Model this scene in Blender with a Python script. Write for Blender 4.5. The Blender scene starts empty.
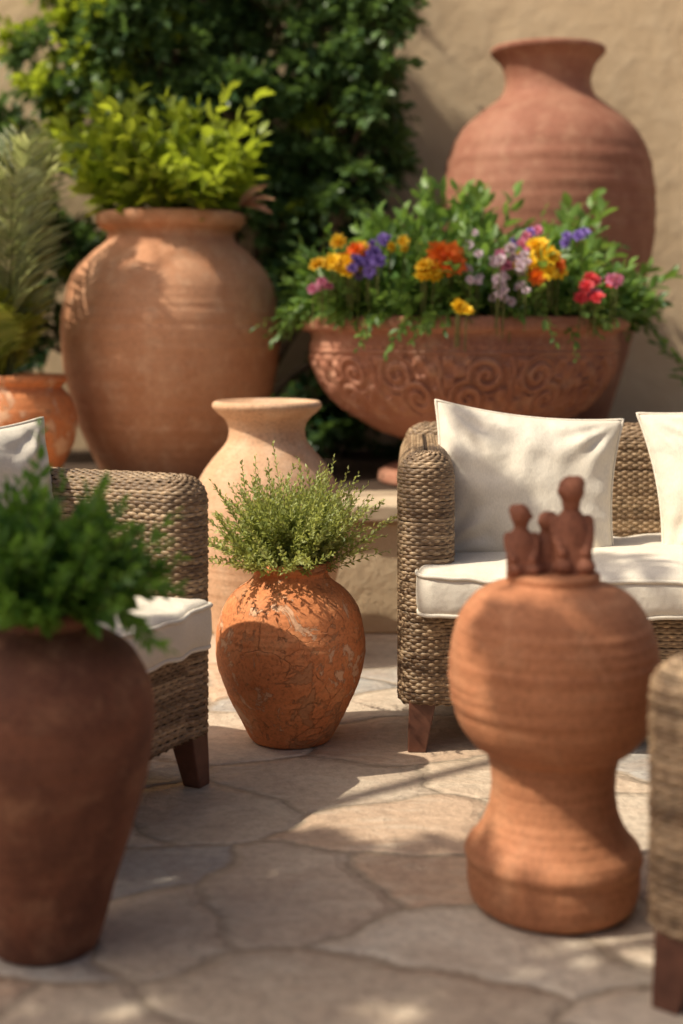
import bpy, math, random
import numpy as np
from mathutils import Vector, noise as mnoise
random.seed(7); rng = np.random.default_rng(7)
scn = bpy.context.scene
F = 1400.0; CH = 0.887; HZ = 330.0
def W(px, py, d):      # survey helper: bearing/height + distance -> world metres
    return np.array([(px-341.5)*d/F, d, CH-(py-HZ)*d/F])

# ------------------------------------------------------------------ materials
def newmat(name):
    m = bpy.data.materials.new(name); m.use_nodes = True
    nt = m.node_tree; nt.nodes.clear()
    out = nt.nodes.new('ShaderNodeOutputMaterial')
    return m, nt, out
def N(nt, t, **k):
    n = nt.nodes.new(t)
    for a, b in k.items(): setattr(n, a, b)
    return n
def L(nt, a, b): nt.links.new(a, b)
def ramp(nt, fac, stops):
    r = N(nt, 'ShaderNodeValToRGB'); e = r.color_ramp.elements
    while len(e) < len(stops): e.new(0.5)
    for i, (p, c) in enumerate(stops):
        e[i].position = p
        e[i].color = (c, c, c, 1) if not hasattr(c, '__len__') else (*c, 1)
    L(nt, fac, r.inputs[0]); return r.outputs[0]
def mix(nt, fac, a, b, mode='MIX'):
    m = N(nt, 'ShaderNodeMix', data_type='RGBA', blend_type=mode)
    for s, v in ((m.inputs[0], fac), (m.inputs[6], a), (m.inputs[7], b)):
        if hasattr(v, 'is_output'): L(nt, v, s)
        elif hasattr(v, '__len__'): s.default_value = (*v, 1)
        else: s.default_value = v
    return m.outputs[2]
def mapped(nt, scale=(1, 1, 1), src='Object'):
    tc = N(nt, 'ShaderNodeTexCoord'); mp = N(nt, 'ShaderNodeMapping')
    mp.inputs['Scale'].default_value = scale
    L(nt, tc.outputs[src], mp.inputs[0]); return mp.outputs[0]
def noise(nt, vec, scale, detail=4, rough=.55, dist=0):
    n = N(nt, 'ShaderNodeTexNoise'); L(nt, vec, n.inputs['Vector'])
    n.inputs['Scale'].default_value = scale; n.inputs['Detail'].default_value = detail
    n.inputs['Roughness'].default_value = rough; n.inputs['Distortion'].default_value = dist
    return n.outputs[0]
def math_(nt, op, a, b=0.0):
    m = N(nt, 'ShaderNodeMath', operation=op)
    for s, v in ((m.inputs[0], a), (m.inputs[1], b)):
        if hasattr(v, 'is_output'): L(nt, v, s)
        else: s.default_value = v
    return m.outputs[0]
def bump(nt, h, strength, dist, prev=None):
    b = N(nt, 'ShaderNodeBump'); b.inputs['Strength'].default_value = strength
    b.inputs['Distance'].default_value = dist; L(nt, h, b.inputs['Height'])
    if prev is not None: L(nt, prev, b.inputs['Normal'])
    return b.outputs[0]
def principled(nt, out, col, rough, nrm=None, spec=.3):
    p = N(nt, 'ShaderNodeBsdfPrincipled')
    if hasattr(col, 'is_output'): L(nt, col, p.inputs['Base Color'])
    else: p.inputs['Base Color'].default_value = (*col, 1)
    if hasattr(rough, 'is_output'): L(nt, rough, p.inputs['Roughness'])
    else: p.inputs['Roughness'].default_value = rough
    p.inputs['Specular IOR Level'].default_value = spec
    if nrm is not None: L(nt, nrm, p.inputs['Normal'])
    L(nt, p.outputs[0], out.inputs[0]); return p

def terracotta(name, base, dark, pale, pale_amt=.5, streak=.5, dark_amt=.5, crack=False, ring=70, stain=False):
    m, nt, out = newmat(name)
    o = mapped(nt)
    st = noise(nt, mapped(nt, (1.2, 1.2, ring)), 1.0, 3, .6)
    big = noise(nt, o, 4.5, 3, .6, .6)
    med = noise(nt, o, 17, 5, .65, .3)
    fine = noise(nt, o, 150, 2, .6)
    c = mix(nt, math_(nt, 'MULTIPLY', ramp(nt, big, [(.38, 0), (.68, 1)]), dark_amt), base, dark)
    c = mix(nt, math_(nt, 'MULTIPLY', ramp(nt, st, [(.35, 0), (.7, 1)]), streak), c, dark)
    pm = math_(nt, 'MULTIPLY', ramp(nt, med, [(.5, 0), (.72, 1)]), pale_amt)
    c = mix(nt, pm, c, pale)
    dots = ramp(nt, fine, [(.3, .68), (.5, 1.0), (.75, 1.14)])
    c = mix(nt, .85, c, dots, 'MULTIPLY')
    h = math_(nt, 'ADD', math_(nt, 'MULTIPLY', st, .9), math_(nt, 'MULTIPLY', med, .5))
    if crack:
        w = N(nt, 'ShaderNodeTexVoronoi', feature='DISTANCE_TO_EDGE'); w.inputs['Scale'].default_value = 13
        nz = N(nt, 'ShaderNodeTexNoise'); nz.inputs['Scale'].default_value = 16; nz.inputs['Detail'].default_value = 4
        L(nt, o, nz.inputs['Vector'])
        vm = N(nt, 'ShaderNodeMix', data_type='VECTOR'); vm.inputs[0].default_value = .09
        L(nt, o, vm.inputs[4]); L(nt, nz.outputs['Color'], vm.inputs[5]); L(nt, vm.outputs[1], w.inputs['Vector'])
        ln = ramp(nt, w.outputs['Distance'], [(0.0, 1), (.018, 0)])
        mk = ramp(nt, noise(nt, o, 8, 2), [(.53, 0), (.60, 1)])
        lm = math_(nt, 'MULTIPLY', ln, mk)
        c = mix(nt, math_(nt, 'MULTIPLY', lm, .35), c, (.24, .10, .05))
        fl = noise(nt, o, 9, 8, .72, .6)
        flake = ramp(nt, fl, [(.57, 0), (.585, 1)])
        c = mix(nt, math_(nt, 'MULTIPLY', flake, .5), c, (.34, .19, .10))
        pl = ramp(nt, fl, [(.42, 1), (.44, 0)])
        c = mix(nt, math_(nt, 'MULTIPLY', pl, .6), c, (.76, .52, .34))
        h = math_(nt, 'SUBTRACT', h, math_(nt, 'ADD', math_(nt, 'MULTIPLY', lm, .8), math_(nt, 'MULTIPLY', flake, .6)))
        h = math_(nt, 'SUBTRACT', h, math_(nt, 'MULTIPLY', pl, .5))
    if stain:
        s2 = ramp(nt, noise(nt, mapped(nt, (7, 7, 1.1)), 1.0, 4, .6, .5), [(.48, 0), (.75, 1)])
        c = mix(nt, math_(nt, 'MULTIPLY', s2, .35), c, pale)
    b = bump(nt, math_(nt, 'ADD', h, math_(nt, 'MULTIPLY', fine, .22)), .8, .005)
    principled(nt, out, c, ramp(nt, big, [(.3, .62), (.7, .85)]), b, .25)
    return m

def leafmat(name, dark, light, trans=.4, rough=.42):
    m, nt, out = newmat(name)
    at = N(nt, 'ShaderNodeAttribute', attribute_name='rnd')
    c = mix(nt, at.outputs['Fac'], dark, light)
    p = N(nt, 'ShaderNodeBsdfPrincipled'); L(nt, c, p.inputs['Base Color'])
    p.inputs['Roughness'].default_value = rough; p.inputs['Specular IOR Level'].default_value = .4
    t = N(nt, 'ShaderNodeBsdfTranslucent')
    L(nt, mix(nt, .5, c, (light[0]*1.6, light[1]*1.5, light[2]*.6)), t.inputs[0])
    s = N(nt, 'ShaderNodeMixShader'); s.inputs[0].default_value = trans
    L(nt, p.outputs[0], s.inputs[1]); L(nt, t.outputs[0], s.inputs[2]); L(nt, s.outputs[0], out.inputs[0])
    return m

def simple(name, c1, c2, scale, rough=.7, bs=.3, bd=.003, spec=.3):
    m, nt, out = newmat(name); o = mapped(nt); n = noise(nt, o, scale, 4, .6)
    principled(nt, out, mix(nt, ramp(nt, n, [(.3, 0), (.7, 1)]), c1, c2), rough, bump(nt, n, bs, bd), spec)
    return m

M_soil = simple('soil', (.035, .022, .014), (.09, .055, .035), 60, .95, 1, .01)
M_bark = simple('bark', (.07, .045, .03), (.17, .12, .08), 25, .9, .8, .01)
M_stem = simple('green_stem', (.09, .12, .03), (.2, .2, .07), 40, .6)
M_wood = simple('leg_wood', (.08, .028, .016), (.16, .062, .036), 30, .4, .2, .001, .5)

def wicker_mat():
    m, nt, out = newmat('wicker'); at = N(nt, 'ShaderNodeAttribute', attribute_name='rnd')
    n = noise(nt, mapped(nt), 35, 3, .7)
    c = mix(nt, at.outputs['Fac'], (.17, .10, .052), (.48, .335, .20))
    c = mix(nt, .85, c, ramp(nt, n, [(.3, .5), (.7, 1.2)]), 'MULTIPLY')
    principled(nt, out, c, .5, None, .4); return m
M_wick = wicker_mat()
M_wickin = simple('wicker_core', (.03, .018, .01), (.06, .035, .02), 50, .9)

def fabric():
    m, nt, out = newmat('linen'); o = mapped(nt)
    n = noise(nt, o, 7, 4)
    w1 = N(nt, 'ShaderNodeTexNoise'); w1.inputs['Scale'].default_value = 500; w1.inputs['Detail'].default_value = 1; L(nt, mapped(nt, (1, .25, 1)), w1.inputs['Vector'])
    c = mix(nt, ramp(nt, n, [(.3, 0), (.7, 1)]), (.66, .59, .48), (.75, .68, .57))
    c = mix(nt, .5, c, ramp(nt, w1.outputs[0], [(.35, .86), (.65, 1.05)]), 'MULTIPLY')
    b = bump(nt, n, .6, .02); b = bump(nt, w1.outputs[0], .4, .0012, b)
    principled(nt, out, c, .9, b, .15)
    return m
M_fab = fabric()

def stucco():
    m, nt, out = newmat('stucco'); o = mapped(nt)
    a = noise(nt, o, 1.1, 4, .65, .4); b_ = noise(nt, o, 7, 5, .65); f = noise(nt, o, 90, 2, .6)
    c = mix(nt, ramp(nt, a, [(.35, 0), (.68, 1)]), (.72, .55, .35), (.54, .40, .25))
    c = mix(nt, math_(nt, 'MULTIPLY', ramp(nt, b_, [(.45, 0), (.75, 1)]), .4), c, (.75, .61, .42))
    b = bump(nt, math_(nt, 'ADD', b_, math_(nt, 'MULTIPLY', f, .15)), .6, .02)
    principled(nt, out, c, .92, b, .15); return m
M_stucco = stucco()
M_cap = simple('limestone_cap', (.48, .36, .24), (.62, .49, .34), 12, .85, .6, .006)

def flag():
    m, nt, out = newmat('flagstone'); o = mapped(nt, (2.7, 3.7, 3)); ob = mapped(nt)
    nz = N(nt, 'ShaderNodeTexNoise'); nz.inputs['Scale'].default_value = .9; nz.inputs['Detail'].default_value = 5
    nz.inputs['Roughness'].default_value = .5
    L(nt, o, nz.inputs['Vector'])
    sub = N(nt, 'ShaderNodeVectorMath', operation='SUBTRACT'); L(nt, nz.outputs['Color'], sub.inputs[0]); sub.inputs[1].default_value = (.5, .5, .5)
    sc = N(nt, 'ShaderNodeVectorMath', operation='SCALE'); L(nt, sub.outputs[0], sc.inputs[0]); sc.inputs['Scale'].default_value = .7
    ad = N(nt, 'ShaderNodeVectorMath', operation='ADD'); L(nt, o, ad.inputs[0]); L(nt, sc.outputs[0], ad.inputs[1])
    def vor(feat):
        v = N(nt, 'ShaderNodeTexVoronoi', feature=feat, voronoi_dimensions='2D'); v.inputs['Scale'].default_value = 1.0
        v.inputs['Randomness'].default_value = 1.0
        L(nt, ad.outputs[0], v.inputs['Vector']); return v
    ed = vor('DISTANCE_TO_EDGE').outputs['Distance']; cc = vor('F1').outputs['Color']
    sep = N(nt, 'ShaderNodeSeparateColor'); L(nt, cc, sep.inputs[0])
    stone = ramp(nt, sep.outputs[0], [(0, (.50, .40, .30)), (.22, (.64, .54, .42)), (.42, (.54, .37, .25)), (.6, (.64, .56, .45)), (.78, (.34, .335, .32)), (1, (.56, .43, .31))])
    n1 = noise(nt, ob, 6, 5, .65, .5); n2 = noise(nt, ob, 45, 4, .7); n3 = noise(nt, mapped(nt, (3, 9, 1)), 2, 4, .7, 1.0)
    c = mix(nt, math_(nt, 'MULTIPLY', ramp(nt, n1, [(.4, 0), (.7, 1)]), .55), stone, (.40, .29, .21))
    c = mix(nt, math_(nt, 'MULTIPLY', ramp(nt, n3, [(.5, 0), (.75, 1)]), .5), c, (.70, .61, .48))
    c = mix(nt, .6, c, ramp(nt, n2, [(.25, .55), (.6, 1.08)]), 'MULTIPLY')
    gm = ramp(nt, math_(nt, 'ADD', ed, math_(nt, 'MULTIPLY', math_(nt, 'SUBTRACT', n2, .5), .05)), [(.012, 1), (.036, 0)])
    c = mix(nt, math_(nt, 'MULTIPLY', gm, .8), c, mix(nt, n2, (.22, .17, .12), (.44, .35, .26)))
    edge = ramp(nt, ed, [(.0, 0), (.03, .4), (.07, .95), (.2, 1)])
    b = bump(nt, edge, .8, .010); b = bump(nt, math_(nt, 'ADD', n1, math_(nt, 'MULTIPLY', n2, .25)), .8, .018, b)
    principled(nt, out, c, ramp(nt, n1, [(.3, .48), (.7, .8)]), b, .3)
    return m
M_flag = flag()

# ------------------------------------------------------------------ mesh helpers
def empty(name, loc=(0, 0, 0), rotz=0):
    e = bpy.data.objects.new(name, None); e.empty_display_size = .1
    e.location = loc; e.rotation_euler = (0, 0, rotz); scn.collection.objects.link(e); return e
def meshobj(name, V, Fc, mats, parent=None, loc=(0, 0, 0), mi=None, rnd=None, smooth=True):
    me = bpy.data.meshes.new(name)
    V = V.tolist() if hasattr(V, 'tolist') else V
    Fc = Fc.tolist() if hasattr(Fc, 'tolist') else Fc
    me.from_pydata(V, [], Fc)
    if not isinstance(mats, (list, tuple)): mats = [mats]
    for m in mats: me.materials.append(m)
    if mi is not None: me.polygons.foreach_set('material_index', np.asarray(mi, dtype=np.int32))
    if rnd is not None:
        a = me.attributes.new('rnd', 'FLOAT', 'POINT'); a.data.foreach_set('value', np.asarray(rnd, dtype=np.float32))
    me.polygons.foreach_set('use_smooth', [smooth]*len(me.polygons))
    me.update()
    ob = bpy.data.objects.new(name, me); scn.collection.objects.link(ob)
    ob.location = loc
    if parent: ob.parent = parent
    return ob
def grid_faces(nr, nc, closed=True):
    r = np.arange(nr-1)[:, None]; c = np.arange(nc if closed else nc-1)[None, :]; c2 = (c+1) % nc
    a = r*nc+c; b = r*nc+c2; d = (r+1)*nc+c; e = (r+1)*nc+c2
    return np.stack([a, b, e, d], -1).reshape(-1, 4)
def smooth_profile(pts, n):
    pts = np.array(pts, float); k = len(pts)
    d = np.r_[0, np.cumsum(np.hypot(*np.diff(pts, axis=0).T))]
    t = np.linspace(0, d[-1], n)
    out = []
    for tt in t:
        i = min(max(np.searchsorted(d, tt)-1, 0), k-2)
        u = (tt-d[i])/(d[i+1]-d[i]+1e-9)
        p0 = pts[max(i-1, 0)]; p1 = pts[i]; p2 = pts[i+1]; p3 = pts[min(i+2, k-1)]
        l1 = d[i+1]-d[i]
        m1 = (p2-p0)/(d[i+1]-d[max(i-1, 0)]+1e-9)*l1; m2 = (p3-p1)/(d[min(i+2, k-1)]-d[i]+1e-9)*l1
        out.append((2*u**3-3*u**2+1)*p1+(u**3-2*u**2+u)*m1+(-2*u**3+3*u**2)*p2+(u**3-u**2)*m2)
    return np.array(out)
def lathe(name, prof, mat, parent, n=160, rows=220, wob=.006, disp=None, seed=0.0, rings=.004):
    P = smooth_profile(prof, rows); P[:, 0] = np.maximum(P[:, 0], .0005)
    th = np.linspace(0, 2*np.pi, n, endpoint=False)
    R = np.repeat(P[:, 0:1], n, 1); Z = np.repeat(P[:, 1:2], n, 1)
    T = np.repeat(th[None], rows, 0)
    H = P[:, 1].max()
    R = R*(1+wob*np.sin(T*2+seed+Z/H*2)+wob*.6*np.sin(T*3+seed*2-Z/H*5)+wob*.35*np.sin(Z/H*31+seed+T))
    # throwing rings left by the potter's fingers (slow helix, irregular)
    hel = Z/H*95+T/np.pi*.5+1.7*np.sin(Z/H*13+seed)
    R = R*(1+rings*(.55*np.sin(hel)+.45*np.sin(hel*1.73+seed))*(.4+.6*np.sin(Z/H*9+seed*1.3+T*.5)**2))
    if disp is not None: R = R+disp(T, Z, R)
    V = np.stack([R*np.cos(T), R*np.sin(T), Z+wob*.3*R*np.sin(T*2+seed*3)], -1).reshape(-1, 3)
    Fc = grid_faces(rows, n).tolist(); Fc.append(list(range(n))[::-1])
    return meshobj(name, V, Fc, mat, parent)
def disc(name, r, z, mat, parent, h=.01):
    V = [(0, 0, z+h)]; Fc = []; rings = 8; n = 48
    for i in range(1, rings+1):
        for j in range(n):
            a = 2*math.pi*j/n; rr = r*i/rings
            V.append((rr*math.cos(a), rr*math.sin(a), z+h*(1-(i/rings)**2)+random.uniform(-1, 1)*h*.3))
    for j in range(n): Fc.append([0, 1+j, 1+(j+1) % n])
    for i in range(rings-1):
        for j in range(n):
            a = 1+i*n+j; b = 1+i*n+(j+1) % n; Fc.append([a, a+n, b+n, b])
    return meshobj(name, V, Fc, mat, parent)
def pot(name, part, cx, d, scale, base_y, pts, mat, z0=0.0, inner=None, soil=None, **kw):
    X = (cx-341.5)/scale
    root = empty(name, (X, d, z0))
    prof = [(r/scale, (base_y-y)/scale) for r, y in pts][::-1]
    prof[0] = (prof[0][0], 0)
    prof = [(max(prof[0][0]-.012, .01), 0.0)]+[(prof[0][0], .004)]+prof[1:]
    rt, zt = prof[-1]
    lip = inner or .02
    rmin = min(r for r, z in prof if z > zt-.17*(1 if zt > .6 else .5))
    prof += [(rt-lip*.45, zt+.004), (rt-lip, zt-.003), (min(rt-lip*1.3, rmin-.010), zt-.02), (rmin-.014, zt-.12)]
    lathe(part, prof, mat, root, seed=cx*.1, **kw)
    if soil: disc('soil', min(rt-lip*.9, rmin-.006), zt-soil, M_soil, root)
    return root, np.array([X, d, z0+zt])

T_mid = terracotta('terracotta_weathered', (.66, .24, .09), (.52, .165, .06), (.74, .38, .18), .5, .25, .5, crack=True, ring=25)
T_big = terracotta('terracotta_jar', (.60, .30, .165), (.46, .20, .10), (.72, .46, .30), .55, .45, .6, ring=22, stain=True)
T_urn = terracotta('terracotta_urn', (.35, .15, .095), (.24, .095, .06), (.45, .25, .16), .5, .6, .6, ring=20, stain=True)
T_bowl = terracotta('terracotta_carved', (.42, .19, .12), (.28, .11, .065), (.55, .34, .23), .5, .3, .6, ring=15)
T_sand = terracotta('terracotta_sand', (.62, .38, .23), (.49, .27, .15), (.72, .52, .36), .5, .4, .5, ring=30, stain=True)
T_ped = terracotta('terracotta_plain', (.50, .215, .105), (.34, .13, .06), (.58, .31, .17), .4, .8, .6, ring=70)
T_dark = terracotta('terracotta_dark', (.20, .075, .04), (.075, .03, .02), (.32, .16, .09), .6, .4, 1., ring=20)
T_fig = terracotta('terracotta_figurine', (.27, .10, .055), (.16, .06, .035), (.36, .16, .10), .3, .2, .6)

# ------------------------------------------------------------------ setting
def box(name, x0, x1, y0, y1, z0, z1, mat, parent=None, bev=.01, seg=3):
    me = bpy.data.meshes.new(name)
    V = [(x, y, z) for z in (z0, z1) for y in (y0, y1) for x in (x0, x1)]
    me.from_pydata(V, [], [(0, 2, 3, 1), (4, 5, 7, 6), (0, 1, 5, 4), (2, 6, 7, 3), (0, 4, 6, 2), (1, 3, 7, 5)])
    me.materials.append(mat); ob = bpy.data.objects.new(name, me); scn.collection.objects.link(ob)
    if parent: ob.parent = parent
    if bev:
        b = ob.modifiers.new('bev', 'BEVEL'); b.width = bev; b.segments = seg
    return ob
meshobj('ground', [(-60, -60, 0), (60, -60, 0), (60, 60, 0), (-60, 60, 0)], [(0, 1, 2, 3)], M_flag, smooth=False)
gw = empty('garden_wall'); box('wall', -7, 7, 6.0, 6.3, 0, 3.3, M_stucco, gw); box('coping', -7.05, 7.05, 5.96, 6.34, 3.303, 3.38, M_cap, gw)
lw = empty('raised_planter_ledge')
box('riser', -6, 6, 4.08, 5.99, 0, .328, M_stucco, lw)
xx = -6.0
i = 0
while xx < 6:
    w_ = random.uniform(.5, .8); box('capstone_%d' % i, xx, xx+w_-.006, 4.055+random.uniform(-.004, .004), 4.42, .33, .38, M_cap, lw, .008); xx += w_; i += 1
box('bed_soil', -5.98, 5.98, 4.424, 5.98, .329, .375, M_soil, lw, 0)

# ------------------------------------------------------------------ pots
R = {}
R['big'] = pot('terracotta_jar', 'jar', 171, 4.9, 286, 475, [(73, 215), (74, 221), (71, 227), (63, 233), (64, 241), (80, 255), (98, 277), (107, 308), (109, 342), (104, 380), (92, 424), (68, 475)], T_big, .38, soil=.04)
R['urn'] = pot('tall_terracotta_urn', 'urn', 548, 5.4, 259, 461, [(57, 50), (57, 54), (53, 58), (47, 65), (43, 76), (43, 87), (48, 98), (64, 111), (83, 127), (97, 150), (105, 185), (106, 218), (102, 255), (90, 310), (72, 375), (58, 420), (52, 461)], T_urn, .38, rings=.006)
R['sand'] = pot('narrow_neck_terracotta_jar', 'jar', 267, 3.79, 370, 658, [(54, 402), (55, 406), (50, 412), (42, 419), (38, 430), (41, 442), (54, 458), (66, 476), (74, 500), (76, 528), (72, 565), (60, 607), (44, 658)], T_sand, 0, wob=.008)
R['mid'] = pot('round_terracotta_pot', 'pot', 291, 3.04, 460, 739, [(39, 563), (40, 568), (37, 573), (41, 580), (57, 592), (69, 610), (75, 638), (74, 662), (65, 690), (51, 718), (40, 739)], T_mid, 0, inner=.012, soil=.02, wob=.01)
R['left'] = pot('dark_terracotta_planter', 'pot', 46, 2.02, 693, 950, [(46, 617), (47, 622), (45, 629), (60, 638), (85, 656), (102, 686), (108, 722), (104, 765), (90, 820), (70, 885), (52, 950)], T_dark, 0, inner=.012, soil=.02)
R['orange'] = pot('small_terracotta_pot', 'pot', 18, 4.5, 311, 488, [(48, 376), (49, 381), (44, 387), (52, 397), (58, 415), (56, 440), (45, 465), (36, 488)], T_mid, .38, inner=.015, soil=.03)

# carved bowl
s = 296.0
def carve(T, Z, Rr):
    y = 480-Z*s
    u = (T*14/(2*np.pi)) % 1.0 - .5; alt = (np.floor(T*14/(2*np.pi)) % 2)*2-1
    v = (y-382)/30.0
    band = np.clip((1-np.abs(v))*8, 0, 1)
    out = (Rr > .2)
    x = u*2*1.15
    r1 = np.hypot(x*.95-alt*.28, v-.36); r2 = np.hypot(x*.95+alt*.28, v+.36)
    a1 = np.arctan2(v-.36, x-alt*.28); a2 = np.arctan2(v+.36, x+alt*.28)
    sp = np.where(r1 < r2, np.sin(r1*20+a1*alt), np.sin(r2*20-a2*alt))
    h = np.tanh(sp*2.5)*.5+.5
    rest = .5+.5*np.tanh(3*np.sin(x*9)*np.sin(v*9))
    h = np.where(np.minimum(r1, r2) < .62, h, rest)
    div = np.clip(1-np.abs(np.abs(u)-.5)*26, 0, 1)
    h = np.maximum(h, div)
    bead = .5+.5*np.cos(T*90); bb = np.exp(-((y-345)/2.5)**2)
    line = np.exp(-((y-350.5)/1.4)**2)+np.exp(-((y-413.5)/1.6)**2)
    return out*(band*h*.013+bb*bead*.006+line*.010)
bw = empty('carved_terracotta_bowl', ((463-341.5)/s, 4.73, .38))
pr = [(84, 480), (85, 476), (83, 470), (70, 464), (50, 459), (42, 453), (46, 446), (62, 438), (88, 428), (114, 411), (134, 391), (147, 367), (152, 346), (151, 336), (153, 332), (161, 330), (163, 324), (161, 318)]
prof = [((r)/s, (480-y)/s) for r, y in pr]
prof += [(.525, .549), (.505, .53), (.48, .45)]
lathe('bowl', [(.26, 0)]+prof, T_bowl, bw, n=720, rows=270, wob=.003, disp=carve, rings=0)
disc('soil', .505, .50, M_soil, bw, .05)
BW = np.array([(463-341.5)/s, 4.73, .38+.53])

# pedestal jar with figurines
s = 648.0; root = empty('terracotta_pedestal_jar', ((553-341.5)/s, 2.16, 0))
pr = [(62, 905), (72, 903), (82, 894), (85, 880), (86, 862), (88, 850), (85, 842), (76, 832), (66, 812), (62, 792), (62, 772), (65, 757), (68, 750), (80, 742), (94, 723), (102, 700), (105, 672), (103, 645), (96, 620), (83, 600), (66, 588), (50, 583), (47, 580), (47, 575), (44, 572), (20, 571), (.5, 571)]
lathe('jar_body', [(r/s, (905-y)/s) for r, y in pr], T_ped, root, n=200, rows=360, wob=.006, seed=3, rings=.007)
def figure(nm, x, y, h, wid, lean, face, base):
    import bmesh
    bm = bmesh.new()
    def sph(c, r, sc=(1, 1, 1)):
        g = bmesh.ops.create_uvsphere(bm, u_segments=20, v_segments=14, radius=r)
        for v in g['verts']:
            v.co = Vector((v.co.x*sc[0]+c[0], v.co.y*sc[1]+c[1], v.co.z*sc[2]+c[2]))
    hr = h*.105+.0055
    for k in range(14):       # seated, robed body
        t = k/13; rr = wid*.5*(1.08-.12*t if t < .5 else 1.02*(1-((t-.5)/.5)**2*.5))
        sph((lean*t*h, -wid*.12*(1-t), t*h*.60+rr*.15), rr, (1, .85, .75))
    sph((lean*h*.9, 0, h*.74), hr*.7, (1, 1, 1.3))
    sph((lean*h, -.001, h*.86), hr, (.98, 1, 1.05))
    sph((lean*h+face*hr*.9, -hr*.5, h*.85), hr*.25)
    sph((lean*h-face*hr*.5, hr*.3, h*.92), hr*.6)
    for sd in (-1, 1):
        sph((sd*wid*.28, -wid*.42, h*.10), wid*.25, (1, 1.2, .9))
        for k in range(9):
            t = k/8
            sph((lean*h*.6+sd*wid*(.42+.06*math.sin(t*3)-.12*t), -wid*.5*t**1.3, h*(.54-.30*t)), wid*(.17-.04*t))
    me = bpy.data.meshes.new(nm); bm.to_mesh(me); bm.free(); me.materials.append(T_fig)
    ob = bpy.data.objects.new(nm, me); scn.collection.objects.link(ob); ob.parent = root; ob.location = (x, y, base-.004)
    rm = ob.modifiers.new('r', 'REMESH'); rm.mode = 'VOXEL'; rm.voxel_size = .0022; rm.use_smooth_shade = True
    sm = ob.modifiers.new('s', 'SMOOTH'); sm.iterations = 3
bz = (905-571)/s
figure('figurine_left', -31/s, -.008, .106, .048, -.03, 1, bz)
figure('figurine_middle', -6/s, .012, .092, .048, .02, -1, bz)
figure('figurine_right', 19/s, .0, .150, .060, -.01, -1, bz)

# ------------------------------------------------------------------ wicker seating
def rr_path(w, d, r, step):
    r = min(r, w/2-.0005, d/2-.0005)
    cx, cy = w/2-r, d/2-r
    corners = [((cx, -cy), -90), ((cx, cy), 0), ((-cx, cy), 90), ((-cx, -cy), 180)]
    tot = 4*(cx+cy)+2*math.pi*r
    n = max(int(tot/step/12)*12, 24)
    ds = tot/n
    segl = []
    for (c, a0), ln in zip(corners, (2*cy, 2*cx, 2*cy, 2*cx)):
        segl.append(('a', c, a0, math.pi*r/2)); segl.append(('l', c, a0+90, ln))
    P = []; Nn = []
    for i in range(n):
        q = i*ds
        for s_ in segl:
            if q <= s_[3]+1e-9:
                break
            q -= s_[3]
        k, c, a0, ln = s_
        if k == 'a':
            a = math.radians(a0)+q/r; nx, ny = math.cos(a), math.sin(a)
            P.append((c[0]+r*nx, c[1]+r*ny))
        else:
            a = math.radians(a0); nx, ny = math.cos(a), math.sin(a)
            P.append((c[0]+r*nx-ny*q, c[1]+r*ny+nx*q))
        Nn.append((nx, ny))
    return np.array(P), np.array(Nn), n
def vprofile(h, rt, rb, step):
    out = []
    L1 = math.pi/2*rb; L2 = h-rt-rb; L3 = math.pi/2*rt; tot = L1+L2+L3
    n = max(int(tot/step), 3)
    for i in range(n+1):
        q = tot*i/n
        if q < L1: a = -math.pi/2+q/rb; out.append((rb+rb*math.sin(a), rb-rb*math.cos(a), math.cos(a), math.sin(a)))
        elif q <= L1+L2: out.append((rb+q-L1, 0, 1, 0))
        else:
            a = (q-L1-L2)/rt; out.append((h-rt+rt*math.sin(a), rt-rt*math.cos(a), math.cos(a), math.sin(a)))
    return np.array(out)
def wicker_block(part, cx, cy, z0, w, d, h, rc, rt, parent, pitch=.0070, stake=.025):
    spw = 6
    P, Nn, n = rr_path(w, d, rc, stake/spw)
    nw = n/spw
    vp = vprofile(h, rt, .004, pitch)
    u = np.arange(n)/n
    rad = pitch*.56
    cs = np.radians([-92, -36, 36, 92])
    V = []; Rn = []; Fs = []
    off = 0
    for j, (z, ins, nh, nv) in enumerate(vp):
        und = .0019*np.sin(2*np.pi*u*nw+np.pi*j)
        jit = rng.normal(0, .0005); jz = rng.normal(0, .0004)+.0008*np.sin(u*2*np.pi*rng.integers(2, 7)+rng.uniform(0, 6))
        tone = np.clip(.45+rng.normal(0, .22)+.20*np.sin(u*2*np.pi*rng.integers(1, 5)+rng.uniform(0, 6))+rng.normal(0, .10, n), 0, 1)
        rows = []
        for a in cs:
            on = (und+jit+rad*math.cos(a)*.65)
            ot = rad*math.sin(a)
            H = -ins+on*nh-ot*nv
            zz = z+on*nv+ot*nh+jz
            rows.append(np.stack([cx+P[:, 0]+Nn[:, 0]*H, cy+P[:, 1]+Nn[:, 1]*H, z0+zz], -1))
            Rn.append(tone)
        V.append(np.concatenate(rows)); Fs.append(grid_faces(4, n)+off); off += 4*n
    meshobj(part, np.concatenate(V), np.concatenate(Fs), M_wick, parent, rnd=np.concatenate(Rn))
    vc = vprofile(h, rt, .004, .02); rows = []
    for z, ins, nh, nv in vc:
        H = -ins-.002*nh; rows.append(np.stack([cx+P[:, 0]+Nn[:, 0]*H, cy+P[:, 1]+Nn[:, 1]*H, np.full(n, z0+z-.002*nv)], -1))
    V = np.concatenate(rows); Fc = grid_faces(len(vc), n).tolist()
    Fc.append(list(range(n))[::-1]); Fc.append([(len(vc)-1)*n+i for i in range(n)])
    meshobj(part+'_core', V, Fc, M_wickin, parent)
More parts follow.
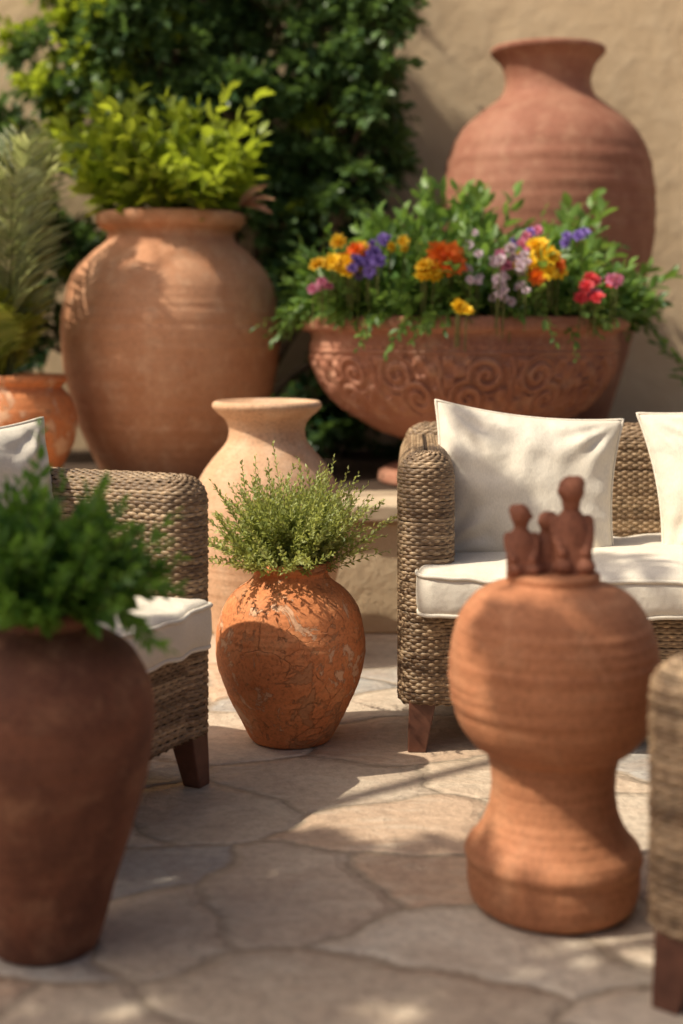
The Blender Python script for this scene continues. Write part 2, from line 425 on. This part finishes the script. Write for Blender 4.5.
def leg(part, x, y, h, parent, sp=(0, 0), w=.028):
    V = []
    for z, k in ((h+.03, 1.0), (h, 1.0), (h*.5, .85), (0, .68)):
        o = (h-z)/h if z < h else 0
        for a, b in ((-1, -1), (1, -1), (1, 1), (-1, 1)):
            V.append((x+a*w*k+sp[0]*o, y+b*w*k+sp[1]*o, z))
    Fc = [(i*4+j, (i+1)*4+j, (i+1)*4+(j+1) % 4, i*4+(j+1) % 4) for i in range(3) for j in range(4)]+[(0, 1, 2, 3), (15, 14, 13, 12)]
    ob = meshobj(part, V, Fc, M_wood, parent, smooth=False)
    b = ob.modifiers.new('b', 'BEVEL'); b.width = .003; b.segments = 2
def tube(path, r, closed=True, k=8):
    path = np.array(path); n = len(path)
    tg = np.roll(path, -1, 0)-np.roll(path, 1, 0) if closed else np.gradient(path, axis=0)
    tg /= np.linalg.norm(tg, axis=1)[:, None]+1e-9
    ref = np.array([.13, .21, .97]); a = np.cross(tg, ref); a /= np.linalg.norm(a, axis=1)[:, None]+1e-9; b = np.cross(tg, a)
    th = np.linspace(0, 2*np.pi, k, endpoint=False)
    rr_ = np.broadcast_to(np.asarray(r, float).reshape(-1, 1, 1), (n, 1, 1)) if np.ndim(r) else r
    V = path[:, None]+(a[:, None]*np.cos(th)[None, :, None]+b[:, None]*np.sin(th)[None, :, None])*rr_
    V = V.reshape(-1, 3); Fc = grid_faces(n, k)
    if closed:
        i = np.arange(k); Fc = np.concatenate([Fc, np.stack([(n-1)*k+i, (n-1)*k+(i+1) % k, (i+1) % k, i], -1)])
    return V, Fc
def seat_cushion(part, cx, cy, z0, w, d, h, parent, seed=0.):
    P, Nn, n = rr_path(w, d, .04, .012)
    vp = []
    for i in range(15):
        a = -math.pi/2+math.pi*i/14
        vp.append((h/2+math.sin(a)*abs(math.sin(a))**-.35*h/2 if abs(math.sin(a)) > 1e-6 else h/2, (1-abs(math.cos(a))**.55)*.035))
    rows = []
    for z, ins in vp: rows.append(np.stack([cx+P[:, 0]-Nn[:, 0]*ins, cy+P[:, 1]-Nn[:, 1]*ins, np.full(n, z0+z)], -1))
    top = rows[-1]; c = np.array([cx, cy, z0+h])
    for k in range(1, 22):
        t = k/22; q = top.copy(); q[:, :2] = top[:, :2]*(1-t)+c[:2]*t
        q[:, 2] = z0+h+.014*(1-(1-t)**3); rows.append(q)
    V = np.concatenate(rows)
    for i in range(len(V)):
        v = V[i]; f = mnoise.noise(Vector((v[0]*7+seed, v[1]*7, v[2]*10)))
        g = mnoise.noise(Vector((v[0]*22+seed, v[1]*9, v[2]*14)))
        V[i, 2] += f*.010*(1 if v[2] > z0+h*.6 else .4)+g*.004
        V[i, 1] += f*.006+g*.004
    Fc = grid_faces(len(rows), n).tolist(); Fc.append([(len(rows)-1)*n+i for i in range(n)])
    meshobj(part, V, Fc, M_fab, parent)
    for idx, nm in ((10, 'piping_top'), (3, 'piping_bottom')):
        pth = V[idx*n:(idx+1)*n].copy(); pth[:, :2] += Nn*.002
        a, b = tube(pth, .0045); meshobj(part+'_'+nm, a, b, M_fab, parent)
def pillow(part, loc, rot, w, h, t, parent, seed=0.):
    n = 64; V = []; g = np.linspace(-1, 1, n)
    for sgn in (1, -1):
        for v in g:
            for u in g:
                x = w/2*u*(1-.10*(1-v*v)); y = h/2*v*(1-.10*(1-u*u))
                k = max((1-u*u)*(1-v*v), 0)
                z = sgn*t/2*k**.45
                p = Vector((x*6+seed, y*6, sgn*3))
                f = 0
                for a, b in ((1, 1), (1, -1), (-1, 1), (-1, -1)):
                    du, dv = u-a, v-b; r = math.hypot(du, dv)
                    f += math.sin(math.atan2(dv, du)*13+seed*a+b)*math.exp(-((r-.45)/.3)**2)*.0065
                f += .004*math.sin(u*23+seed)*math.exp(-(1-abs(v))*7)+.004*math.sin(v*21+seed*2)*math.exp(-(1-abs(u))*7)
                z += sgn*(f+mnoise.noise(p)*.015+mnoise.noise(p*2.7)*.010)*min(k*3, 1)
                y -= .014*(1-v)*(1-abs(u))*.5
                V.append((x, y, z))
    Fc = []
    for s_ in (0, 1):
        o = s_*n*n
        for j in range(n-1):
            for i in range(n-1):
                q = [o+j*n+i, o+j*n+i+1, o+(j+1)*n+i+1, o+(j+1)*n+i]
                Fc.append(q if s_ == 0 else q[::-1])
    ob = meshobj(part, V, Fc, M_fab, parent)
    ob.location = loc; ob.rotation_euler = rot
    A = np.array(V[:n*n]).reshape(n, n, 3)
    loop = np.concatenate([A[0, :-1], A[:-1, -1], A[-1, :0:-1], A[:0:-1, 0]])
    a, b = tube(loop, .0042); p2 = meshobj(part+'_piping', a, b, M_fab, parent); p2.location = loc; p2.rotation_euler = rot
def seating(name, loc, rotz, width, depth, arm_h, seat_z, cush_h, leg_h=.10, aw=.115, over=.05, ext=.085, back_h=0, pillows=()):
    """local: front face at y=0 looking to -y, x from 0..width"""
    rt = empty(name, loc, rotz)
    base_h = seat_z-cush_h-leg_h
    wicker_block('apron', width/2, depth/2+.012, leg_h, width-.01, depth-.03, base_h, .03, .01, rt)
    for nm, x in (('arm_left', aw/2), ('arm_right', width-aw/2)):
        wicker_block(nm, x, depth/2+.015, leg_h+.003, aw, depth, arm_h-leg_h, aw/2-.004, aw/2-.008, rt)
    wicker_block('backrest', width/2, depth-.045, leg_h+.006, width-.02, .12, arm_h-leg_h+.004+back_h, .055, .05, rt)
    seat_cushion('seat_cushion', width/2, (depth-.11)/2-over/2, leg_h+base_h+.002, width-2*aw+ext, depth-.11+over, cush_h, rt, seed=loc[0]*9)
    for nm, x, y in (('leg_1', .05, .05), ('leg_2', width-.05, .05), ('leg_3', .05, depth-.04), ('leg_4', width-.05, depth-.04)):
        leg(nm, x, y, leg_h+.005, rt, ((-.012 if x < width/2 else .012), -.012 if y < depth/2 else .012))
    for i, (px, py, pz, w, h, t, tilt, roll, yaw) in enumerate(pillows):
        pillow('pillow_%d' % (i+1), (px, py, pz), (math.radians(90-tilt), math.radians(roll), math.radians(yaw)), w, h, t, rt, seed=i*3.3+1)
    return rt
seating('wicker_sofa', (.119, 2.92, 0), math.radians(-3), 1.62, .64, .625, .388, .094, .10, ext=.158, over=.055, back_h=.018,
        pillows=[(.283, .265, .364+.165, .435, .365, .14, 17, 6, 4), (.780, .285, .378+.165, .43, .37, .14, 15, -7, -2), (1.25, .29, .385+.17, .44, .38, .14, 15, 2, 0)])
ang = math.atan2(.89, .45)
wd = .66
rdir = np.array([.45, .89])
C1 = np.array([-.232, 2.745]); C0 = C1-rdir*wd
seating('wicker_armchair', (C0[0], C0[1], 0), ang, wd, .58, .600, .372, .095, .10, ext=.11, over=.03,
        pillows=[(.39, .37, .365+.165, .40, .365, .13, 14, 0, -6)])
seating('wicker_armchair', (.378, 1.83, 0), math.radians(-40), .75, .62, .450, .31, .08, .10, over=-.03, ext=0)

# ------------------------------------------------------------------ foliage
T8 = np.array([(0, 0, 0), (-.42, .3, .07), (0, .33, 0), (.42, .3, .07), (-.40, .66, .04), (0, .68, -.03), (.40, .66, .04), (0, 1, -.12)])
F8 = [(0, 2, 1), (0, 3, 2), (1, 2, 5, 4), (2, 3, 6, 5), (4, 5, 7), (5, 6, 7)]
T4 = np.array([(0, 0, 0), (-.5, .5, .1), (0, 1, -.05), (.5, .5, .1)]); F4 = [(0, 2, 1), (0, 3, 2)]
def nrmz(a): return a/(np.linalg.norm(a, axis=-1, keepdims=True)+1e-9)
class Fol:
    def __init__(s): s.V = []; s.F = []; s.M = []; s.R = []; s.n = 0
    def raw(s, V, Fc, mi, r):
        s.V.append(V); o = s.n
        s.F += [[q+o for q in f] for f in (Fc.tolist() if hasattr(Fc, 'tolist') else Fc)]
        s.M += [mi]*len(Fc); s.R.append(np.full(len(V), r)); s.n += len(V)
    def leaves(s, pos, d, up, ln, wd_, mi, rnd, tmpl=8):
        T, FF = (T8, F8) if tmpl == 8 else (T4, F4)
        pos = np.atleast_2d(pos); d = nrmz(np.atleast_2d(d)); n = len(pos)
        x = nrmz(np.cross(d, up)); z = np.cross(x, d)
        ln = np.broadcast_to(ln, n)[:, None, None]; wd_ = np.broadcast_to(wd_, n)[:, None, None]
        V = pos[:, None]+x[:, None]*T[None, :, 0:1]*wd_+d[:, None]*T[None, :, 1:2]*ln+z[:, None]*T[None, :, 2:3]*ln
        k = len(T); s.V.append(V.reshape(-1, 3))
        for i in range(n):
            o = s.n+i*k
            for f in FF: s.F.append([q+o for q in f])
        s.M += [mi]*(len(FF)*n); s.R.append(np.repeat(np.broadcast_to(rnd, n), k)); s.n += n*k
    def tube(s, path, r, mi, k=4, rnd=.5):
        V, Fc = tube(path, r, False, k); s.raw(V, Fc, mi, rnd)
    def twig(s, p, d, Ln, n, ll, lw, mi=0, stem=1, droop=.25, spread=.9, r=.0015, t0=.15, base=.5, tmpl=8, stemtube=True, upb=.6, curl=.1):
        d = nrmz(np.array(d, float)); p = np.array(p, float)
        wv = rng.normal(0, curl, 3)*Ln
        f = lambda t: p+np.outer(t, d)*Ln+np.outer(t**2, np.array([0, 0, -droop*Ln])+wv)
        t = np.linspace(0, 1, 6)
        if stemtube: s.tube(f(t), np.linspace(r, r*.5, 6), stem, 3)
        tt = np.linspace(t0, 1, n); pos = f(tt); tg = nrmz(f(tt+.02)-pos)
        az = np.arange(n)*2.4+rng.uniform(0, 6)
        a = nrmz(np.cross(tg, np.array([.3, .2, .9]))); b = np.cross(tg, a)
        perp = a*np.cos(az)[:, None]+b*np.sin(az)[:, None]
        sp = np.linspace(spread, spread*.45, n)[:, None]+rng.normal(0, .12, (n, 1))
        ld = tg*np.cos(sp)+perp*np.sin(sp)
        up = nrmz(np.array([0, 0, upb])+rng.normal(0, .45, (n, 3)))
        sz = (1-.35*tt**3)*rng.uniform(.75, 1.15, n)
        rn = np.clip(base+rng.normal(0, .18, n)+.25*(tt-.5), 0, 1)
        s.leaves(pos, ld, up, ll*sz, lw*sz, mi, rn, tmpl)
    def make(s, name, mats):
        return meshobj(name, np.concatenate(s.V), s.F, mats, mi=s.M, rnd=np.concatenate(s.R))
def sphdir(n, zmin=-1, ybias=0):
    out = []
    while len(out) < n:
        v = rng.normal(0, 1, 3); v /= np.linalg.norm(v)
        v[1] -= ybias; v /= np.linalg.norm(v)
        if v[2] >= zmin: out.append(v)
    return np.array(out)

G_shrub = leafmat('shrub_leaf', (.025, .07, .03), (.13, .22, .07), .35)
G_bright = leafmat('citrus_and_sunlit_shrub_leaf', (.06, .14, .015), (.38, .46, .05), .52)  # citrus leaf colour, reused as painted sunlight on the shrub
G_bowl = leafmat('flowerbed_leaf', (.04, .12, .03), (.20, .33, .08), .42)
G_herb = leafmat('herb_leaf', (.16, .21, .05), (.44, .48, .17), .4)
G_front = leafmat('parsley_leaf', (.035, .11, .025), (.16, .31, .05), .42)
G_palm = leafmat('palm_leaf', (.18, .24, .04), (.47, .50, .11), .52)
G_palm2 = leafmat('palm_leaf_grey', (.24, .30, .16), (.47, .51, .30), .45)
G_tree = leafmat('tree_leaf', (.04, .08, .02), (.10, .15, .04), .3)

f = Fol()
blobs = [(60, 40, 50), (130, 0, 75), (205, 45, 70), (280, 20, 70), (345, 15, 56), (385, 25, 34), (300, 110, 55), (362, 145, 42), (240, 120, 60), (332, 200, 46), (150, 110, 70), (70, 130, 60), (300, 270, 45), (365, 250, 40), (345, 350, 50), (310, 420, 50), (380, 420, 40), (60, 240, 50), (40, 340, 55), (200, -70, 80), (310, -80, 75), (90, -70, 80), (-50, 140, 80), (-60, 230, 90), (290, 180, 50), (100, 60, 60), (335, 75, 52), (170, 60, 60), (260, 200, 45), (375, 95, 30)]
trunk0 = np.array([-.45, 5.75, .37])
for (bx, by, br) in blobs:
    dep = rng.uniform(5.45, 5.75); c = W(bx, by, dep); rr_ = br/250.0
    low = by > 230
    mid_ = (trunk0+c)/2+rng.normal(0, .1, 3); mid_[1] = 5.8
    tt = np.linspace(0, 1, 9)[:, None]
    path = trunk0*(1-tt)**2+2*mid_*tt*(1-tt)+c*tt**2
    f.tube(path, np.linspace(.025, .008, 9), 1, 6)
    ncl = int(13*(br/60)**2)+5
    for k in range(ncl):
        v = sphdir(1, -.8, .35)[0]
        q = c+v*np.array([rr_, .22, rr_])*rng.uniform(.45, 1.05)
        if q[1] > 5.9: q[1] = 5.9
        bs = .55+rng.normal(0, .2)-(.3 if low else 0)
        mi = 2 if (bx < 150 and by < 140 and rng.uniform() < .5) or rng.uniform() < .04 else 0  # sunlit yellow at upper left painted with the brighter leaf colour
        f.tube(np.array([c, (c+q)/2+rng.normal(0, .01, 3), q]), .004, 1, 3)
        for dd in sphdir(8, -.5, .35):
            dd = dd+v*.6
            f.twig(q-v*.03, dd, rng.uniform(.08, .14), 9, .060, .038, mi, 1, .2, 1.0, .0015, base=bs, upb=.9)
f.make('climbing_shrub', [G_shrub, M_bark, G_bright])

f = Fol(); root_, top = R['big']; sc = top.copy(); sc[2] -= .04
for k in range(96):
    a = rng.uniform(0, 2*np.pi); rad = .18*math.sqrt(rng.uniform(0, 1))
    p = sc+np.array([rad*math.cos(a), rad*math.sin(a), 0])
    d = np.array([math.cos(a)*rad*2.8+rng.normal(-.05, .28), math.sin(a)*rad*3+rng.normal(0, .2), 1])
    Ln = rng.uniform(.20, .52)*(1.1 if p[0] < sc[0]+.08 else .85)
    f.twig(p, d, Ln, 14, .095, .055, 0, 1, .2, 1.15, .003, .2, base=rng.uniform(.1, .85), upb=.9)
p = sc+np.array([.24, -.06, .07])
f.tube(np.array([sc+np.array([.1, -.04, 0]), (sc+p)/2+np.array([.03, 0, .05]), p]), .003, 1, 4)
f.leaves(np.array([p, p, p]), [[1, -.2, .25], [.9, -.3, -.15], [.7, .1, .6]], [[0, -.5, 1]]*3, .13, .06, 2, .6)
f.make('citrus_plant', [G_bright, M_stem, T_big])

f = Fol(); root_, top = R['orange']
def frond(f, base, az, elev, Ln, droop, ll, mi, nl=46, w=.012):
    d = np.array([math.cos(az)*math.cos(elev), math.sin(az)*math.cos(elev), math.sin(elev)])
    t = np.linspace(0, 1, 16)
    fn = lambda t: base+np.outer(t, d)*Ln+np.outer(t**2.2, [0, 0, -droop*Ln])
    f.tube(fn(t), np.linspace(.005, .0015, 16), 1, 5)
    tt = np.linspace(.22, 1, nl); pos = fn(tt); tg = nrmz(fn(tt+.01)-pos)
    side = nrmz(np.cross(tg, [0, 0, 1])); upv = np.cross(side, tg)
    for sg in (-1, 1):
        ld = side*sg*.75+tg*.8+np.array([0, 0, -.22])+rng.normal(0, .07, (nl, 3))
        sz = ll*np.sin(np.pi*(tt*.8+.15))**.6*rng.uniform(.85, 1.1, nl)
        f.leaves(pos, ld, upv+rng.normal(0, .1, (nl, 3)), sz, w, mi, np.clip(rng.normal(.5, .25, nl), 0, 1))
pc = top+np.array([-.06, 0, -.03])
for k in range(15):
    az_ = rng.uniform(-3.1, 3.1)
    frond(f, pc+rng.normal(0, .02, 3), az_, rng.uniform(.9, 1.45), rng.uniform(.35, .55)*(1 if math.cos(az_) < .3 else .75), rng.uniform(.15, .4), .14, 0, 30, .011)
for az, el, ln in ((.2, 1.42, 1.0), (-.6, 1.42, 1.05), (-1.3, 1.35, .9), (2.2, 1.2, 1.1), (-2.5, 1.2, 1.0), (-2.9, 1.35, 1.15), (1.2, 1.45, 1.1)):
    frond(f, pc+rng.normal(0, .02, 3), az, el, ln, .24, .22, 2, 40, .010)
f.make('palm_plant', [G_palm, M_stem, G_palm2])

f = Fol(); root_, top = R['mid']; sc = top-np.array([0, 0, .03])
for k in range(450):
    a = rng.uniform(0, 2*np.pi); rad = .062*math.sqrt(rng.uniform(0, 1))
    p = sc+np.array([rad*math.cos(a), rad*math.sin(a), 0])
    th = min(abs(rng.normal(0, .58)), 1.15)
    a2 = a+rng.normal(0, .5)
    d = np.array([math.sin(th)*math.cos(a2), math.sin(th)*math.sin(a2), math.cos(th)+.12])
    Ln = rng.uniform(.12, .225) if k < 420 else rng.uniform(.21, .26)
    f.twig(p, d, Ln, int(Ln*190), .0165, .0082, 0, 1, .10, 1.1, .0009, .2, base=rng.uniform(.2, .95), tmpl=4, curl=.16)
f.make('herb_plant', [G_herb, M_stem])

f = Fol(); root_, top = R['left']; sc = top-np.array([0, 0, .02])
for k in range(210):
    a = rng.uniform(0, 2*np.pi); rad = .055*math.sqrt(rng.uniform(0, 1))
    p = sc+np.array([rad*math.cos(a), rad*math.sin(a), 0])
    th = min(abs(rng.normal(0, .70)), 1.1); a2 = a+rng.normal(0, .4)
    d = np.array([math.sin(th)*math.cos(a2), math.sin(th)*math.sin(a2), math.cos(th)+.2])
    Ln = rng.uniform(.12, .225)*(1-.2*math.sin(th))
    f.twig(p, d, Ln, 20, .034, .017, 0, 1, .12, 1.0, .0014, .3, base=rng.uniform(.2, .8), curl=.13)
for az, elv in ((-.3, .05), (-.7, -.1), (.2, .15)):
    f.twig(sc+np.array([.05, -.02, .02]), [math.cos(az), math.sin(az), .5+elv], .17, 22, .034, .017, 0, 1, .5, 1.0, .0014, .3, base=.6)
f.make('leafy_green_plant', [G_front, M_stem])

def petalmat(name, c1, c2): return leafmat(name, c1, c2, .3, .6)
PM = [petalmat('petal_yellow', (.75, .42, .01), (.9, .68, .04)), petalmat('petal_orange', (.70, .10, .015), (.85, .25, .02)),
      petalmat('petal_purple', (.16, .09, .42), (.32, .22, .62)), petalmat('petal_pink', (.55, .12, .28), (.75, .35, .5)),
      petalmat('petal_lilac', (.5, .36, .5), (.75, .65, .72)), petalmat('petal_red', (.55, .02, .03), (.75, .10, .12))]
f = Fol()
for k in range(560):
    a = rng.uniform(0, 2*np.pi); q = math.sqrt(rng.uniform(0, 1)); rad = .48*q
    p = BW+np.array([rad*math.cos(a), rad*math.sin(a), -.03])
    d = np.array([math.cos(a)*q*.70+rng.normal(0, .25), math.sin(a)*q*.5+rng.normal(0, .22), 1.0])
    Ln = rng.uniform(.17, .41)*(1.05-.36*q**2)
    big = rng.uniform() < .5
    f.twig(p, d, Ln, 14 if big else 22, .085 if big else .042, .040 if big else .022, 0, 1, .15*q+.05, 1.1, .002, .3, base=rng.uniform(.15, .9), curl=.15)
for a0, n_ in ((3.3, 26), (4.35, 12), (5.4, 16), (6.1, 18), (3.9, 5), (4.9, 4), (.8, 10), (2.0, 10)):
    for k in range(n_):
        a = a0+rng.normal(0, .13)
        p = BW+np.array([.47*math.cos(a), .47*math.sin(a), .03])
        d = np.array([math.cos(a), math.sin(a), .75+rng.normal(0, .3)])
        f.twig(p, d, rng.uniform(.12, .21), 16, .042, .022, 0, 1, .7, 1.0, .0015, .1, base=rng.uniform(.2, .8), curl=.2)
for px, py, ln in ((480, 160, 0), (585, 195, 0), (380, 205, 0), (440, 178, 0)):
    c = W(px, py, 4.7); st = BW+np.array([(c[0]-BW[0])*.75, 0, .0]); v = c-st
    for j in range(7): f.twig(st, v+rng.normal(0, .08, 3), np.linalg.norm(v)*rng.uniform(.72, .95), 14, .095, .050, 0, 1, .0, 1.1, .0025, .4, base=.75, curl=.08)
def bloom(c, R_, mi, face, layers=3, npet=9):
    face = nrmz(np.array(face, float)); a = nrmz(np.cross(face, [.1, .2, .97])); b = np.cross(face, a)
    for l in range(layers):
        k = npet-l*2; th = np.arange(k)*2*np.pi/k+rng.uniform(0, 1); op = 1.25-l*.42
        d = (a*np.cos(th)[:, None]+b*np.sin(th)[:, None])*math.sin(op)+face*math.cos(op)+rng.normal(0, .1, (k, 3))
        f.leaves(np.repeat([c], k, 0), d, np.repeat([face], k, 0)+rng.normal(0, .1, (k, 3)), R_*(1-.18*l), R_*.72, mi, np.clip(rng.normal(.5, .25, k), 0, 1))
def cluster(px, py, dep, n, sp, R_, mis):
    c = W(px, py, dep-.04)
    for _ in range(n):
        q = c+rng.normal(0, 1, 3)*np.array([sp, sp*.7, sp*.7])
        st = q+np.array([0, .05, -.12]); f.tube(np.array([st, (st+q)/2, q]), .0018, 1, 4)
        bloom(q, R_*rng.uniform(.8, 1.15), mis[rng.integers(len(mis))], [rng.normal(0, .4), -1, .7+rng.normal(0, .3)])
cluster(337, 266, 4.30, 9, .032, .036, [2]); cluster(352, 252, 4.33, 6, .025, .036, [2, 3])
cluster(368, 262, 4.28, 12, .03, .026, [4]); cluster(384, 240, 4.4, 4, .02, .02, [4])
cluster(453, 259, 4.20, 9, .015, .044, [3]); cluster(431, 274, 4.19, 8, .02, .030, [2])
cluster(545, 256, 4.24, 10, .034, .036, [2]); cluster(556, 270, 4.22, 6, .02, .036, [2, 3])
cluster(500, 283, 4.19, 22, .05, .019, [6]); cluster(512, 262, 4.22, 12, .035, .02, [6, 5]); cluster(526, 243, 4.3, 8, .025, .025, [5, 4])
cluster(600, 290, 4.28, 10, .03, .028, [7, 5]); cluster(460, 308, 4.14, 4, .01, .025, [2]); cluster(322, 290, 4.30, 4, .015, .022, [5])
cluster(410, 245, 4.4, 4, .02, .022, [2]); cluster(480, 250, 4.3, 4, .03, .018, [6]); cluster(575, 240, 4.4, 4, .02, .022, [4])
f.make('flowering_plants', [G_bowl, M_stem]+PM)

f = Fol()
for k in range(46):
    p = np.array([1.42, 4.62, .37])+rng.normal(0, .03, 3)*np.array([1, 1, 0])
    d = np.array([rng.normal(-.12, .28), rng.normal(0, .3), 1])
    f.twig(p, d, rng.uniform(.35, .78), 17, .06, .024, 0, 1, .2, .95, .003, .3, base=rng.uniform(.3, .8))
f.make('ledge_shrub', [G_bowl, M_stem])

# ------------------------------------------------------------------ shade trees left of the view
def tree(name, base, canopies):
    f = Fol(); base = np.array(base, float)
    fork = np.array([base[0]+.1, base[1], 1.7])
    t = np.linspace(0, 1, 8)[:, None]
    f.tube(base*(1-t)+fork*t+np.sin(t*5)*np.array([[.05, .03, 0]]), np.linspace(.14, .10, 8), 1, 10)
    for c, r, n in canopies:
        c = np.array(c, float); m_ = (fork+c)/2+np.array([0, 0, .15])
        tt = np.linspace(0, 1, 8)[:, None]
        f.tube(fork*(1-tt)**2+2*m_*tt*(1-tt)+c*tt**2, np.linspace(.05, .012, 8), 1, 7)
        for k in range(n):
            v = sphdir(1)[0]; q = c+v*r*rng.uniform(.35, 1)
            f.tube(np.array([c, (c+q)/2+rng.normal(0, .03, 3), q]), .006, 1, 4)
            for dd in sphdir(5): f.twig(q, dd, rng.uniform(.06, .12), 7, .11, .065, 0, 1, .3, 1.0, .003, base=.5)
    f.make(name, [G_tree, M_bark])
tree('shade_tree', (-3.7, .5, 0), [((-2.45, 1.38, 3.1), .34, 24), ((-2.35, 1.00, 3.1), .40, 19), ((-1.97, .93, 3.1), .30, 9), ((-2.8, 1.0, 3.2), .42, 17), ((-2.10, 1.42, 3.0), .20, 4), ((-1.72, 1.35, 3.1), .2, 3), ((-1.9, 2.35, 3.4), .22, 3)])
tree('shade_tree', (-4.0, 3.4, 0), [((-2.3, 3.45, 4.3), .34, 9), ((-2.1, 5.1, 4.8), .4, 9), ((-3.0, 4.2, 4.6), .35, 6), ((-3.1, 3.75, 4.3), .25, 3)])

# ------------------------------------------------------------------ light
az = math.radians(18); el = math.radians(51)
trav = Vector((math.cos(el)*math.cos(az), math.cos(el)*math.sin(az), -math.sin(el)))
sl = bpy.data.lights.new('sun', 'SUN'); sl.energy = 5.0; sl.angle = math.radians(.5); sl.color = (1, .92, .76)
so = bpy.data.objects.new('sun', sl); scn.collection.objects.link(so); so.rotation_euler = trav.to_track_quat('-Z', 'Y').to_euler(); so.location = (-5, -1, 6)
w = bpy.data.worlds.new('World'); scn.world = w; w.use_nodes = True
nt = w.node_tree; bg = nt.nodes['Background']
sky = nt.nodes.new('ShaderNodeTexSky'); sky.sky_type = 'NISHITA'; sky.sun_disc = False
sky.sun_elevation = el; sky.sun_rotation = math.atan2(-trav.x, -trav.y) % (2*math.pi)
sky.dust_density = 7.0; sky.air_density = .8; sky.ozone_density = .2
nt.links.new(sky.outputs[0], bg.inputs[0]); bg.inputs[1].default_value = .105
# ------------------------------------------------------------------ camera
cd = bpy.data.cameras.new('camera'); cam = bpy.data.objects.new('camera', cd); scn.collection.objects.link(cam)
cam.location = (0, 0, CH); cam.rotation_euler = (math.radians(90), 0, 0)
cd.sensor_width = 36; cd.lens = F/1024*36; cd.shift_y = -(512-HZ)/1024; cd.clip_start = .05; cd.clip_end = 500
cd.dof.use_dof = True; cd.dof.focus_distance = 2.95; cd.dof.aperture_fstop = 1.6
scn.camera = cam
scn.view_settings.view_transform = 'Standard'; scn.view_settings.look = 'None'; scn.view_settings.exposure = 0
